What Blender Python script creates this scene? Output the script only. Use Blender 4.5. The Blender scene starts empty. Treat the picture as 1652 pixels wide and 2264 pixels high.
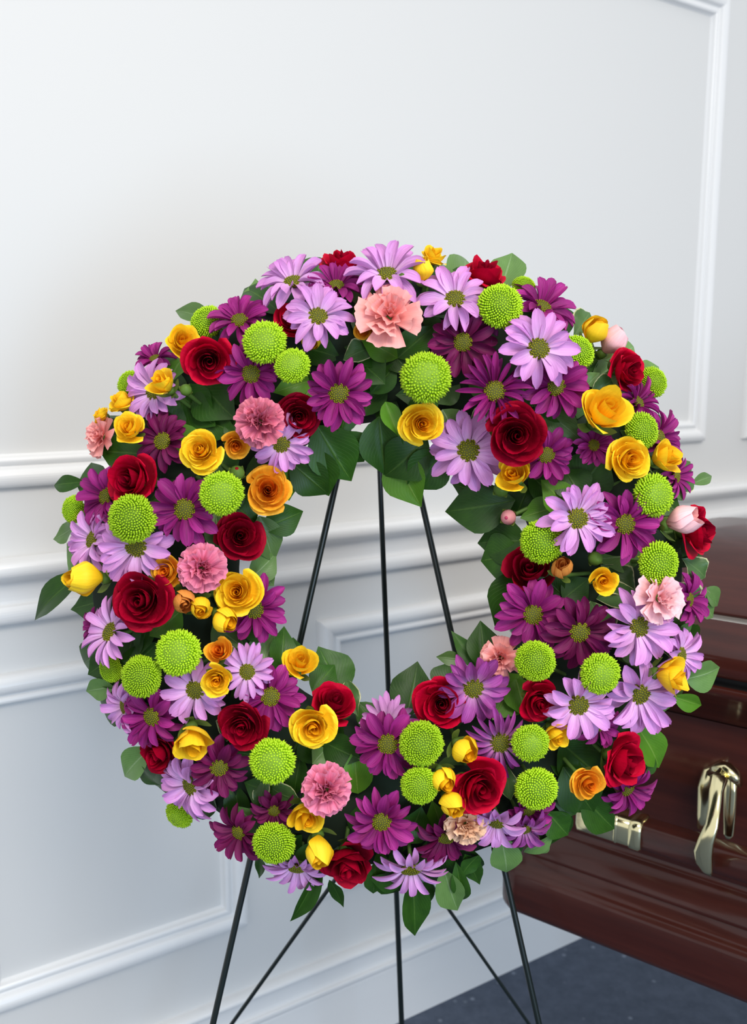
import bpy, math, random
from mathutils import Vector, Matrix
random.seed(7)
PI = math.pi
C = bpy.context.scene.collection

# ------------------------------------------------------------------ camera
F, PITCH, CAMH = 2000.0, math.atan(322/2000.0), 1.35
FRAME_W, FRAME_H = 1652, 2264
cam_d = bpy.data.cameras.new('camera'); cam = bpy.data.objects.new('camera', cam_d); C.objects.link(cam)
cam.location = (0, 0, CAMH); cam.rotation_euler = (PI/2-PITCH, 0, 0)
cam_d.sensor_fit = 'VERTICAL'; cam_d.sensor_height = 36.0; cam_d.lens = F/FRAME_H*36.0
cam_d.clip_start = 0.05
cam_d.dof.use_dof = True; cam_d.dof.focus_distance = 0.93; cam_d.dof.aperture_fstop = 6.0
bpy.context.scene.camera = cam
# ------------------------------------------------------------------ world, lamps, exposure
sc = bpy.context.scene
sc.view_settings.view_transform = 'Standard'; sc.view_settings.look = 'None'
sc.view_settings.gamma = 1.0; sc.view_settings.use_curve_mapping = False
sc.view_settings.exposure = 0.12
world = bpy.data.worlds.new('world'); sc.world = world; world.use_nodes = True
world.node_tree.nodes['Background'].inputs[0].default_value = (0.94, 0.965, 1.0, 1)
world.node_tree.nodes['Background'].inputs[1].default_value = 0.88
def area(name, loc, target, size, power, col):
    d = bpy.data.lights.new(name, 'AREA'); d.shape = 'RECTANGLE'; d.size, d.size_y = size; d.energy = power; d.color = col
    o = bpy.data.objects.new(name, d); C.objects.link(o); o.location = loc
    o.rotation_euler = (Vector(target)-Vector(loc)).to_track_quat('-Z', 'Y').to_euler()
    return o
area('ceiling_panel_lamp', (0.7, -0.9, 2.8), (0.5, 0.0, 0.2), (1.3, 1.0), 58, (1.0, 0.93, 0.84))
area('added_cool_fill', (1.3, -1.7, 0.75), (0.45, 1.9, 0.25), (0.9, 1.1), 32, (0.52, 0.74, 1.0))  # unseen bluish fill lamp, added to tint the lower right wall

# ------------------------------------------------------------------ helpers
def lin(r, g, b):
    return tuple((c/12.92 if c <= .04045 else ((c+.055)/1.055)**2.4) for c in (r/255, g/255, b/255)) + (1.0,)
def ray(x, y):
    cx, cy = (x-826)/F, (y-1132)/F
    return Vector((cx, math.cos(PITCH)-cy*math.sin(PITCH), -math.sin(PITCH)-cy*math.cos(PITCH)))
def pt(x, y, depth): return Vector((0, 0, CAMH)) + ray(x, y)*depth
def tag(o, label=None, cat=None, group=None, kind=None):
    if label: o['label'] = label
    if cat: o['category'] = cat
    if group: o['group'] = group
    if kind: o['kind'] = kind
    return o
def empty(name, loc=(0, 0, 0)):
    o = bpy.data.objects.new(name, None); C.objects.link(o); o.location = loc; o.empty_display_size = .01; return o
def link(name, me, parent=None, mat=None):
    o = bpy.data.objects.new(name, me); C.objects.link(o)
    if parent: o.parent = parent
    if mat:
        if not me.materials: me.materials.append(mat)
        if me.materials[0] != mat:
            o.material_slots[0].link = 'OBJECT'; o.material_slots[0].material = mat
    return o
def mesh(name, vs, fs, uvs=None, smooth=True):
    me = bpy.data.meshes.new(name); me.from_pydata([tuple(v) for v in vs], [], fs)
    if smooth: me.polygons.foreach_set('use_smooth', [True]*len(me.polygons))
    if uvs:
        ul = me.uv_layers.new(name='UVMap'); dat = []
        for l in me.loops: dat += uvs[l.vertex_index]
        ul.data.foreach_set('uv', dat)
    me.update(); return me
def grid(name, nu, nv, fn):
    """fn(u in 0..1, v in -1..1) -> xyz ; u = along, v = across"""
    vs, uv, fs = [], [], []
    for i in range(nu+1):
        for j in range(nv+1):
            u, v = i/nu, 2*j/nv-1
            vs.append(fn(u, v)); uv.append((u, (v+1)/2))
    for i in range(nu):
        for j in range(nv):
            a = i*(nv+1)+j; fs.append((a, a+nv+1, a+nv+2, a+1))
    return mesh(name, vs, fs, uv)
def ring_mesh(name, rings, cap0=True, cap1=True, smooth=True, uv=False):
    n = len(rings[0]); vs = [p for r in rings for p in r]; fs = []
    for i in range(len(rings)-1):
        for j in range(n):
            a, b = i*n+j, i*n+(j+1) % n; fs.append((a, b, b+n, a+n))
    if cap0: fs.append(tuple(range(n-1, -1, -1)))
    if cap1: fs.append(tuple((len(rings)-1)*n+j for j in range(n)))
    return mesh(name, vs, fs, None, smooth)
def lathe(name, prof, n=12, smooth=True):
    return ring_mesh(name, [[(r*math.cos(2*PI*k/n), r*math.sin(2*PI*k/n), z) for k in range(n)] for r, z in prof], smooth=smooth)
def tube(name, pts, rad, n=8):
    pts = [Vector(p) for p in pts]; rings = []
    for i, p in enumerate(pts):
        d = (pts[min(i+1, len(pts)-1)]-pts[max(i-1, 0)]).normalized()
        a = d.orthogonal().normalized() if i == 0 else (rings_a - d*rings_a.dot(d)).normalized()
        rings_a = a; b = d.cross(a); r = rad[i] if isinstance(rad, (list, tuple)) else rad
        rings.append([p+(a*math.cos(2*PI*k/n)+b*math.sin(2*PI*k/n))*r for k in range(n)])
    return ring_mesh(name, rings)

# ------------------------------------------------------------------ materials
class NT:
    def __init__(s, name):
        s.m = bpy.data.materials.new(name); s.m.use_nodes = True; s.t = s.m.node_tree; s.p = s.t.nodes['Principled BSDF']; s.out = s.t.nodes['Material Output']
    def n(s, typ, **kw):
        nd = s.t.nodes.new(typ)
        for k, v in kw.items():
            if k in nd.inputs: nd.inputs[k].default_value = v
            else: setattr(nd, k, v)
        return nd
    def l(s, a, b): s.t.links.new(a, b)
    def mix(s, fac, a, b, blend='MIX'):
        m = s.t.nodes.new('ShaderNodeMix'); m.data_type = 'RGBA'; m.blend_type = blend
        for sock, v in ((m.inputs[0], fac), (m.inputs[6], a), (m.inputs[7], b)):
            if hasattr(v, 'links'): s.l(v, sock)
            else: sock.default_value = v
        return m.outputs[2]
    def ramp(s, fac, stops):
        r = s.t.nodes.new('ShaderNodeValToRGB'); e = r.color_ramp.elements
        while len(e) < len(stops): e.new(.5)
        for el, (p, c) in zip(e, stops): el.position = p; el.color = c
        s.l(fac, r.inputs[0]); return r.outputs[0]
    def bump(s, h, strength, dist):
        b = s.n('ShaderNodeBump'); b.inputs['Strength'].default_value = strength; b.inputs['Distance'].default_value = dist
        s.l(h, b.inputs['Height']); s.l(b.outputs[0], s.p.inputs['Normal']); return b
def plain(name, col, rough=.5, metal=0, coat=0):
    t = NT(name); t.p.inputs['Base Color'].default_value = col; t.p.inputs['Roughness'].default_value = rough
    t.p.inputs['Metallic'].default_value = metal; t.p.inputs['Coat Weight'].default_value = coat; return t.m
def petal_mat(name, base, tip, mid=None, vein=.25, rough=.5, trans=.12, vary=.25, sheen=0, spec=.2):
    t = NT(name); uv = t.n('ShaderNodeUVMap'); sp = t.n('ShaderNodeSeparateXYZ'); t.l(uv.outputs[0], sp.inputs[0])
    stops = [(0, base), (1, tip)] if mid is None else [(0, base), (.45, mid), (1, tip)]
    col = t.ramp(sp.outputs[0], stops)
    mp = t.n('ShaderNodeMapping'); mp.inputs['Scale'].default_value = (1.2, 11, 1); t.l(uv.outputs[0], mp.inputs[0])
    oi = t.n('ShaderNodeObjectInfo')
    nz = t.n('ShaderNodeTexNoise', Scale=1.6, Detail=3.0); nz.noise_dimensions = '4D'
    t.l(mp.outputs[0], nz.inputs['Vector'])
    mm = t.n('ShaderNodeMath', operation='MULTIPLY'); t.l(oi.outputs['Random'], mm.inputs[0]); mm.inputs[1].default_value = 20; t.l(mm.outputs[0], nz.inputs['W'])
    st = t.ramp(nz.outputs[0], [(.3, (1-vein*.8,)*3+(1,)), (.7, (1+vein*.5,)*3+(1,))])
    col = t.mix(1.0, col, st, 'MULTIPLY')
    rv = t.n('ShaderNodeMapRange'); t.l(oi.outputs['Random'], rv.inputs[0]); rv.inputs[3].default_value = 1-vary; rv.inputs[4].default_value = 1+vary*.35
    hs = t.n('ShaderNodeHueSaturation'); t.l(rv.outputs[0], hs.inputs['Value']); t.l(col, hs.inputs['Color'])
    t.l(hs.outputs[0], t.p.inputs['Base Color']); t.p.inputs['Roughness'].default_value = rough
    t.p.inputs['Specular IOR Level'].default_value = spec; t.p.inputs['Sheen Weight'].default_value = sheen
    t.bump(nz.outputs[0], .35, .002)
    tr = t.n('ShaderNodeBsdfTranslucent'); t.l(hs.outputs[0], tr.inputs[0])
    ms = t.n('ShaderNodeMixShader'); ms.inputs[0].default_value = trans
    t.l(t.p.outputs[0], ms.inputs[1]); t.l(tr.outputs[0], ms.inputs[2]); t.l(ms.outputs[0], t.out.inputs[0])
    return t.m
def leaf_mat(name, col, col2, vein_col, edge=None, rough=.42, spec=.28):
    t = NT(name); uv = t.n('ShaderNodeUVMap'); sp = t.n('ShaderNodeSeparateXYZ'); t.l(uv.outputs[0], sp.inputs[0])
    nz = t.n('ShaderNodeTexNoise', Scale=5.0, Detail=4.0); tc = t.n('ShaderNodeTexCoord'); t.l(tc.outputs['Object'], nz.inputs['Vector'])
    c = t.mix(nz.outputs[0], col, col2)
    # distance from midrib
    ab = t.n('ShaderNodeMath', operation='SUBTRACT'); t.l(sp.outputs[1], ab.inputs[0]); ab.inputs[1].default_value = .5
    aa = t.n('ShaderNodeMath', operation='ABSOLUTE'); t.l(ab.outputs[0], aa.inputs[0])
    rib = t.ramp(aa.outputs[0], [(0, (1, 1, 1, 1)), (.035, (0, 0, 0, 1))])
    # parallel side veins
    w1 = t.n('ShaderNodeMath', operation='MULTIPLY_ADD'); t.l(aa.outputs[0], w1.inputs[0]); w1.inputs[1].default_value = -1.1; t.l(sp.outputs[0], w1.inputs[2])
    w2 = t.n('ShaderNodeMath', operation='MULTIPLY'); t.l(w1.outputs[0], w2.inputs[0]); w2.inputs[1].default_value = 70
    w3 = t.n('ShaderNodeMath', operation='SINE'); t.l(w2.outputs[0], w3.inputs[0])
    sv = t.ramp(w3.outputs[0], [(.8, (0, 0, 0, 1)), (1, (.22, .22, .22, 1))])
    mx = t.mix(1.0, rib, sv, 'ADD')
    rf = t.n('ShaderNodeMath', operation='MULTIPLY'); t.l(mx, rf.inputs[0]); rf.inputs[1].default_value = .6
    c = t.mix(rf.outputs[0], c, vein_col)
    if edge:
        ne = t.n('ShaderNodeTexNoise', Scale=9.0); t.l(tc.outputs['Object'], ne.inputs['Vector'])
        ad = t.n('ShaderNodeMath', operation='MULTIPLY_ADD'); t.l(ne.outputs[0], ad.inputs[0]); ad.inputs[1].default_value = .12; t.l(aa.outputs[0], ad.inputs[2])
        em = t.ramp(ad.outputs[0], [(.50, (0, 0, 0, 1)), (.53, (1, 1, 1, 1))]); c = t.mix(em, c, edge)
    oi = t.n('ShaderNodeObjectInfo'); rv = t.n('ShaderNodeMapRange'); t.l(oi.outputs['Random'], rv.inputs[0]); rv.inputs[3].default_value = .65; rv.inputs[4].default_value = 1.15
    hs = t.n('ShaderNodeHueSaturation'); t.l(rv.outputs[0], hs.inputs['Value']); t.l(c, hs.inputs['Color'])
    t.l(hs.outputs[0], t.p.inputs['Base Color']); t.p.inputs['Roughness'].default_value = rough; t.p.inputs['Specular IOR Level'].default_value = spec
    t.bump(mx, .25, .002)
    tr = t.n('ShaderNodeBsdfTranslucent'); t.l(hs.outputs[0], tr.inputs[0]); ms = t.n('ShaderNodeMixShader'); ms.inputs[0].default_value = .12
    t.l(t.p.outputs[0], ms.inputs[1]); t.l(tr.outputs[0], ms.inputs[2]); t.l(ms.outputs[0], t.out.inputs[0])
    return t.m
M = {}
M['red'] = petal_mat('red_rose_petal', lin(146, 0, 32), lin(206, 2, 50), vein=.10, rough=.6, trans=.15, vary=.15, spec=.12)
M['red_dark'] = petal_mat('dark_red_rose_petal', lin(104, 0, 24), lin(166, 0, 40), vein=.12, rough=.65, trans=.12, vary=.2, spec=.10)
M['yellow'] = petal_mat('yellow_rose_petal', lin(255, 196, 22), lin(255, 216, 44), vein=.08, rough=.5, trans=.12, vary=.08)
M['yellow_heart'] = petal_mat('yellow_rose_heart', lin(250, 158, 16), lin(255, 196, 28), vein=.10, rough=.5, trans=.12, vary=.10)
M['orange'] = petal_mat('orange_rose_petal', lin(248, 150, 20), lin(252, 184, 50), vein=.10, rough=.5, trans=.12, vary=.1)
M['orange_heart'] = petal_mat('orange_rose_heart', lin(224, 96, 14), lin(240, 140, 30), vein=.12, rough=.5, trans=.12, vary=.12)
M['apricot'] = petal_mat('apricot_bud_petal', lin(206, 110, 40), lin(228, 150, 70), vein=.15, rough=.5, trans=.12, vary=.12)
M['lavender'] = petal_mat('lavender_daisy_petal', lin(236, 194, 236), lin(212, 142, 210), mid=lin(222, 164, 222), vein=.22, trans=.12, vary=.14)
M['purple'] = petal_mat('purple_daisy_petal', lin(132, 20, 98), lin(176, 54, 142), mid=lin(152, 34, 120), vein=.38, trans=.18, vary=.28)
M['plum'] = petal_mat('dark_plum_daisy_petal', lin(96, 12, 64), lin(130, 30, 92), vein=.3, trans=.15, vary=.25)
M['mauve'] = petal_mat('mauve_daisy_petal', lin(206, 150, 198), lin(160, 64, 148), mid=lin(168, 84, 160), vein=.35, trans=.12, vary=.25)
M['pink'] = petal_mat('pink_carnation_petal', lin(206, 76, 112), lin(240, 142, 172), mid=lin(226, 108, 146), vein=.2, trans=.12, vary=.18)
M['rosepink'] = petal_mat('dusky_pink_carnation_petal', lin(180, 60, 96), lin(228, 128, 152), mid=lin(204, 90, 122), vein=.35, trans=.12, vary=.25)
M['salmon'] = petal_mat('salmon_carnation_petal', lin(240, 140, 136), lin(250, 176, 172), vein=.1, trans=.12, vary=.1)
M['palepink'] = petal_mat('pale_pink_carnation_petal', lin(240, 160, 165), lin(252, 202, 208), vein=.1, trans=.12, vary=.1)
M['peach'] = petal_mat('peach_carnation_petal', lin(224, 150, 116), lin(246, 204, 170), vein=.12, trans=.12, vary=.12)
M['leaf_dark'] = leaf_mat('dark_leaf', lin(28, 64, 14), lin(54, 98, 24), lin(92, 130, 54))
M['leaf_bright'] = leaf_mat('bright_leaf', lin(72, 124, 26), lin(96, 148, 40), lin(140, 176, 80), rough=.4)
M['leaf_grey'] = leaf_mat('grey_green_leaf', lin(84, 120, 60), lin(106, 142, 78), lin(150, 176, 130), rough=.34)
M['leaf_edged'] = leaf_mat('cream_edged_leaf', lin(66, 104, 52), lin(92, 128, 72), lin(120, 150, 90), edge=lin(222, 224, 170), rough=.35)
M['stem'] = plain('green_stem', lin(84, 116, 50), .5)
M['calyx'] = petal_mat('green_calyx', lin(84, 112, 44), lin(130, 150, 66), vein=.2, trans=.15, vary=.2)
M['bud'] = petal_mat('green_bud', lin(90, 122, 48), lin(150, 160, 76), vein=.2, trans=.1, vary=.1)
M['foam'] = plain('floral_foam', lin(20, 38, 20), .9)
def pom_mat(name, a, b, tip):
    t = NT(name); uv = t.n('ShaderNodeUVMap'); sp = t.n('ShaderNodeSeparateXYZ'); t.l(uv.outputs[0], sp.inputs[0])
    col = t.ramp(sp.outputs[0], [(0, a), (.55, b), (1, tip)]); oi = t.n('ShaderNodeObjectInfo')
    rv = t.n('ShaderNodeMapRange'); t.l(oi.outputs['Random'], rv.inputs[0]); rv.inputs[3].default_value = .86; rv.inputs[4].default_value = 1.06
    hs = t.n('ShaderNodeHueSaturation'); t.l(rv.outputs[0], hs.inputs['Value']); t.l(col, hs.inputs['Color']); t.l(hs.outputs[0], t.p.inputs['Base Color'])
    t.p.inputs['Roughness'].default_value = .6; t.p.inputs['Specular IOR Level'].default_value = .2
    return t.m
M['pom'] = pom_mat('green_button_floret', lin(104, 148, 8), lin(154, 196, 16), lin(182, 216, 54))
M['pom_core'] = plain('green_button_core', lin(110, 146, 10), .7)
M['disk'] = pom_mat('daisy_disk_floret', lin(70, 72, 4), lin(112, 114, 8), lin(150, 148, 22))
M['disk_core'] = plain('daisy_disk_core', lin(74, 76, 8), .8)
M['rod'] = plain('green_black_wire', lin(14, 24, 22), .35)
def wall_mat():
    t = NT('white_wall_paint'); nz = t.n('ShaderNodeTexNoise', Scale=220.0, Detail=2.0); tc = t.n('ShaderNodeTexCoord'); t.l(tc.outputs['Object'], nz.inputs['Vector'])
    t.p.inputs['Base Color'].default_value = (.662, .664, .655, 1); t.p.inputs['Roughness'].default_value = .55; t.bump(nz.outputs[0], .04, .001); return t.m
M['wall'] = wall_mat()
M['trim'] = plain('white_trim_gloss', (.78, .785, .785, 1), .28)
def carpet():
    t = NT('slate_carpet'); tc = t.n('ShaderNodeTexCoord')
    nz = t.n('ShaderNodeTexNoise', Scale=26.0, Detail=6.0, Roughness=.7); t.l(tc.outputs['Object'], nz.inputs['Vector'])
    c = t.ramp(nz.outputs[0], [(.3, lin(64, 74, 90)), (.7, lin(86, 96, 114))])
    v = t.n('ShaderNodeTexVoronoi', Scale=34.0); t.l(tc.outputs['Object'], v.inputs['Vector'])
    sp = t.ramp(v.outputs['Distance'], [(.06, (1, 1, 1, 1)), (.22, (0, 0, 0, 1))])
    sel = t.ramp(v.outputs['Color'], [(.55, (0, 0, 0, 1)), (.75, (.5, .5, .5, 1))])
    c = t.mix(t.mix(1.0, sp, sel, 'MULTIPLY'), c, lin(168, 178, 194))
    t.l(c, t.p.inputs['Base Color']); t.p.inputs['Roughness'].default_value = .9
    n2 = t.n('ShaderNodeTexNoise', Scale=500.0, Detail=2.0); t.l(tc.outputs['Object'], n2.inputs['Vector']); t.bump(n2.outputs[0], .5, .003)
    return t.m
M['carpet'] = carpet()
def wood():
    t = NT('mahogany_gloss'); tc = t.n('ShaderNodeTexCoord'); mp = t.n('ShaderNodeMapping'); mp.inputs['Scale'].default_value = (1.5, 16, 22)
    t.l(tc.outputs['Object'], mp.inputs[0]); nz = t.n('ShaderNodeTexNoise', Scale=1.6, Detail=8.0, Roughness=.65, Distortion=.4); t.l(mp.outputs[0], nz.inputs['Vector'])
    c = t.ramp(nz.outputs[0], [(.28, lin(42, 12, 8)), (.5, lin(60, 22, 15)), (.72, lin(74, 31, 22))])
    t.l(c, t.p.inputs['Base Color']); t.p.inputs['Roughness'].default_value = .42; t.p.inputs['Specular IOR Level'].default_value = .2; t.p.inputs['Coat Weight'].default_value = .5; t.p.inputs['Coat Roughness'].default_value = .12
    return t.m
M['wood'] = wood()
M['brass'] = plain('pale_polished_brass', lin(236, 226, 178), .16, 1.0)
M['gap'] = plain('dark_seam', lin(14, 8, 7), .7)
M['highlight'] = plain('groove_highlight', lin(200, 196, 190), .3, .6)  # pale tone stands in for the highlight along the lid groove
M['steel'] = plain('bier_steel', lin(120, 120, 124), .35, 1.0)

# ------------------------------------------------------------------ structure: wall, mouldings, floor
WROT = Matrix.Translation((0, 1.68, 0)) @ Matrix.Rotation(math.radians(32.4), 4, 'Z')   # local x along the wall, -y out of the wall
S0, S1, WTOP = -2.2, 5.2, 3.0
def wobj(name, me, mat, label=None):
    o = link(name, me, None, mat); o.matrix_world = WROT; o['kind'] = 'structure'
    if label: o['label'] = label
    return o
def box_mesh(name, a, b):
    (x0, y0, z0), (x1, y1, z1) = a, b
    vs = [(x0, y0, z0), (x1, y0, z0), (x1, y1, z0), (x0, y1, z0), (x0, y0, z1), (x1, y0, z1), (x1, y1, z1), (x0, y1, z1)]
    return mesh(name, vs, [(0, 3, 2, 1), (4, 5, 6, 7), (0, 1, 5, 4), (1, 2, 6, 5), (2, 3, 7, 6), (3, 0, 4, 7)], None, False)
wobj('wall_back', box_mesh('wall_back', (S0, 0, 0), (S1, .12, WTOP)), M['wall'], 'white painted wall behind the wreath')
fl = link('floor', box_mesh('floor', (-3, -2.5, -.05), (5, 5.5, 0)), None, M['carpet']); tag(fl, 'slate blue carpet with pale specks', kind='structure')
def smoothprof(p, k=4):
    """Catmull-Rom through points for round mouldings"""
    out = []
    for i in range(len(p)-1):
        a, b, c, d = p[max(i-1, 0)], p[i], p[i+1], p[min(i+2, len(p)-1)]
        for q in range(k):
            t = q/k
            out.append(tuple(.5*((2*b[m])+(-a[m]+c[m])*t+(2*a[m]-5*b[m]+4*c[m]-d[m])*t*t+(-a[m]+3*b[m]-3*c[m]+d[m])*t**3) for m in (0, 1)))
    return out+[p[-1]]
FRAME_PROF = [(0, 0), (.001, .010), (.006, .017), (.016, .020), (.026, .017), (.030, .010), (.033, .008), (.035, .011), (.040, .013), (.045, .011), (.047, .005), (.050, 0)]
def frame(name, x0, x1, z0, z1, label):
    rings = []
    for a, h in smoothprof(FRAME_PROF, 3):
        rings.append([(x0+a, -h, z0+a), (x1-a, -h, z0+a), (x1-a, -h, z1-a), (x0+a, -h, z1-a)])
    me = ring_mesh(name, rings, False, False, smooth=False)
    return wobj(name, me, M['trim'], label)
frame('trim_1', -1.95, .935, 1.172, 2.165, 'large white upper picture-frame moulding above the chair rail')
frame('trim_2', 1.088, 2.9, 1.172, 2.165, 'next white upper frame moulding beyond the casket')
frame('trim_3', -.752, -.277, .336, .888, 'white lower frame moulding beside the easel')
frame('trim_4', -.125, .935, .336, .888, 'white lower frame moulding seen through the wreath')
frame('trim_5', -1.95, -.905, .336, .888, 'white lower frame moulding at the wall end')
frame('trim_6', 1.088, 2.9, .336, .888, 'white lower frame moulding behind the casket')
def strip(name, prof, label):
    pr = smoothprof(prof, 3)
    rings = [[(S0, -h, z) for z, h in pr], [(S1, -h, z) for z, h in pr]]
    n = len(pr); vs = rings[0]+rings[1]; fs = [(j, j+n, j+n+1, j+1) for j in range(n-1)]
    return wobj(name, mesh(name, vs, fs, None, False), M['trim'], label)
strip('trim_7', [(.966, 0), (.966, .012), (.972, .019), (.984, .021), (.994, .017), (.997, .010), (1.012, .010), (1.022, .012), (1.030, .016), (1.036, .027), (1.044, .036), (1.054, .038), (1.062, .034), (1.065, .02), (1.066, 0)], 'white chair rail running along the wall')
strip('baseboard_back', [(0, .018), (.128, .018), (.1285, .010), (.134, .010), (.1345, .020), (.146, .022), (.150, .014), (.170, .013), (.184, .015), (.190, .022), (.197, .021), (.201, .012), (.202, 0)], 'tall white moulded baseboard')

# ------------------------------------------------------------------ casket
ZB = .50
r_ = ray(1093, 2004); A0 = Vector((0, 0, CAMH)) + r_*((ZB-CAMH)/r_.z)
AX = Vector((.8026, -.5965, 0)); IN = Vector((.5965, .8026, 0))
CL, CW = 2.05, .60
CM = Matrix((AX.to_4d(), IN.to_4d(), Vector((0, 0, 1, 0)), Vector((0, 0, 0, 1)))).transposed(); CM[0][3], CM[1][3], CM[2][3] = A0.x, A0.y, 0
def cpt(x, y, o):
    """point of the photograph's ray on the casket's long-side plane inset by o -> (s, z)"""
    r = ray(x, y); t = (A0+IN*o).dot(IN)/r.to_2d().to_3d().dot(IN); q = r*t
    return (q-A0).dot(AX), CAMH+q.z
def zat(o, y): return cpt(1652, y, o)[1]
def rrect(o, z, rad=.035, k=4):
    rad = max(rad-o*.3, .012); x0, x1, y0, y1 = o, CL-o, o, CW-o; pts = []
    for cx, cy, a0 in ((x1-rad, y0+rad, -90), (x1-rad, y1-rad, 0), (x0+rad, y1-rad, 90), (x0+rad, y0+rad, 180)):
        for i in range(k+1):
            a = math.radians(a0+90*i/k); pts.append((cx+rad*math.cos(a), cy+rad*math.sin(a), z))
    return pts
casket = empty('casket'); casket.matrix_world = CM
tag(casket, 'polished reddish mahogany casket with brass handle beside the wreath', 'casket')
def cpart(name, prof, mat, cap0=False, cap1=False, parent=None, smooth=True):
    me = ring_mesh(name, [rrect(o, z) for o, z in prof], cap0, cap1, smooth)
    return link(name, me, parent or casket, mat)
zP = zat(0, 2112); zG = zat(.022, 2058); zC = zat(.05, 1960); zF = zat(.05, 1612); zT = zat(.004, 1532); zL0 = zat(.006, 1512); zL1 = zat(0, 1458); zS = zat(.05, 1381); zR = zat(.062, 1362); zK = zat(.20, 1225)
cpart('plinth', [(.012, ZB), (.003, ZB+.004), (0, ZB+.012), (0, zP-.010), (.003, zP-.003), (.010, zP), (.018, zP+.003), (.022, zG-.004), (.024, zG)], M['wood'], cap0=True)
cpart('base_moulding', smoothprof([(.0215, zG), (.0215, zG+.006), (.030, zG+.022), (.042, (zG+zC)/2+.01), (.049, zC-.01), (.052, zC)], 3), M['wood'])
cpart('side_panel', [(.05, zC-.002), (.05, zC+.02), (.05, zF-.02), (.05, zF)], M['wood'])
cpart('top_moulding', smoothprof([(.054, zF), (.044, zF+.004), (.036, zF+.012), (.030, zF+.02), (.012, zT-.022), (.004, zT-.012), (.003, zT-.004), (.008, zT)], 3), M['wood'])
cpart('seam', [(.010, zT-.001), (.022, zT), (.022, zL0), (.010, zL0+.001)], M['gap'])
lid = cpart('lid', [(.012, zL0), (.004, zL0+.002), (0, zL0+.008), (0, zL1-.008), (.003, zL1-.002), (.010, zL1+.002), (.046, zS-.002), (.051, zS)], M['wood'])
cpart('lid_highlight', [(.050, zS), (.056, zS+.003), (.056, zR-.006), (.060, zR-.004)], M['highlight'], parent=lid)  # groove highlight put in as a pale strip
cpart('lid_crown', smoothprof([(.064, zR-.008), (.058, zR-.002), (.062, zR+.004), (.10, zR+.028), (.15, zR+.056), (.20, zR+.076), (.25, zR+.086), (.28, zR+.089)], 3), M['wood'], cap1=True, parent=lid)
# swing-bar handle (a part; its brass fittings are sub-parts)
OB = -.062
sb, zb1 = cpt(1652, 1879, OB); _, zb2 = cpt(1652, 1946, OB); zbar = (zb1+zb2)/2; rb = (zb1-zb2)/2*.92
s_l = cpt(1283, 1830, OB)[0]; s_c = cpt(1427, 1850, OB)[0]
def barmesh(name, s0, s1, r, n=8, bev=.003):
    rings = []
    for s, q in ((s0, r-bev), (s0+bev, r), (s1-bev, r), (s1, r-bev)):
        rings.append([(s, OB+q*math.copysign(abs(math.cos(a))**.45, math.cos(a)), zbar+q*math.copysign(abs(math.sin(a))**.45, math.sin(a))) for a in [2*PI*(k+.5)/16 for k in range(16)]])
    return ring_mesh(name, rings)
handle = link('handle', barmesh('handle', s_c-.01, 1.9, rb), casket, M['wood'])
cap = link('end_cap', barmesh('end_cap', s_l, s_c-.012, rb*1.06), handle, M['brass']); cap['label'] = 'pale brass end cap'
col = link('cap_collar', barmesh('cap_collar', s_c-.020, s_c+.002, rb*1.16, bev=.005), handle, M['brass'])
col = link('cap_collar', barmesh('cap_collar', s_c-.040, s_c-.030, rb*1.12, bev=.004), handle, M['brass'])
def strap(name, pts, w, th, parent, mat):
    """flat rounded bar through (s, o, z) points; width along s, thickness along o"""
    rings = []
    P = [Vector(p[:3]) for p in pts]
    for i, p in enumerate(P):
        ww = w*(pts[i][3] if len(pts[i]) > 3 else 1)
        d = (P[min(i+1, len(P)-1)]-P[max(i-1, 0)]).normalized(); side = Vector((0, 1, 0)).cross(d).normalized(); nr = d.cross(side)
        ring = []
        for k in range(14):
            a = 2*PI*(k+.5)/14; ca, sa = math.cos(a), math.sin(a)
            ring.append(p+side*ww*math.copysign(abs(ca)**.6, ca)+nr*th*math.copysign(abs(sa)**.8, sa))
        rings.append(ring)
    return link(name, ring_mesh(name, rings), parent, mat)
def arm_pts(l):
    out = []
    for x, y, o, k in l:
        s, z = cpt(x, y, o); out.append((s, o, z, k))
    return out
for ds in (0, .62, 1.2):
    shift = lambda P: [(s+ds, o, z, k) for s, o, z, k in P]
    strap('arm', shift(arm_pts([(1600, 1712, -.036, 1), (1590, 1722, -.052, 1.1), (1583, 1752, -.072, .85), (1580, 1790, -.085, .8), (1575, 1825, -.093, .85), (1562, 1858, -.097, 1.0), (1555, 1885, -.096, 1.2), (1557, 1906, -.094, 1.1), (1564, 1921, -.091, .75), (1572, 1930, -.088, .3)])), .0098, .0055, handle, M['brass'])
    strap('arm_crown', shift(arm_pts([(1576, 1704, -.010, .6), (1590, 1696, -.022, 1), (1608, 1700, -.030, 1), (1624, 1714, -.030, 1), (1637, 1728, -.024, .5)])), .0075, .010, handle, M['brass'])
    strap('arm_post', shift(arm_pts([(1608, 1706, -.016, .8), (1615, 1722, -.020, 1), (1616, 1750, -.020, 1), (1614, 1800, -.020, .95), (1612, 1843, -.020, .85), (1612, 1851, -.020, .5)])), .0085, .006, handle, M['brass'])
    strap('lug_plate', shift(arm_pts([(1588, 1692, .044, .3), (1572, 1706, .036, 1), (1563, 1740, .036, 1.1), (1560, 1800, .036, 1.05), (1554, 1827, .036, .6)])), .0105, .012, handle, M['brass'])
    strap('pivot', [(pp[0]+ds, pp[1], pp[2], pp[3]) for pp in [(cpt(1596, 1716, -.03)[0], .05, cpt(1596, 1716, -.03)[1], .8), (cpt(1596, 1716, -.03)[0], -.04, cpt(1596, 1716, -.03)[1], .8)]], .008, .008, handle, M['brass'])
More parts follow.
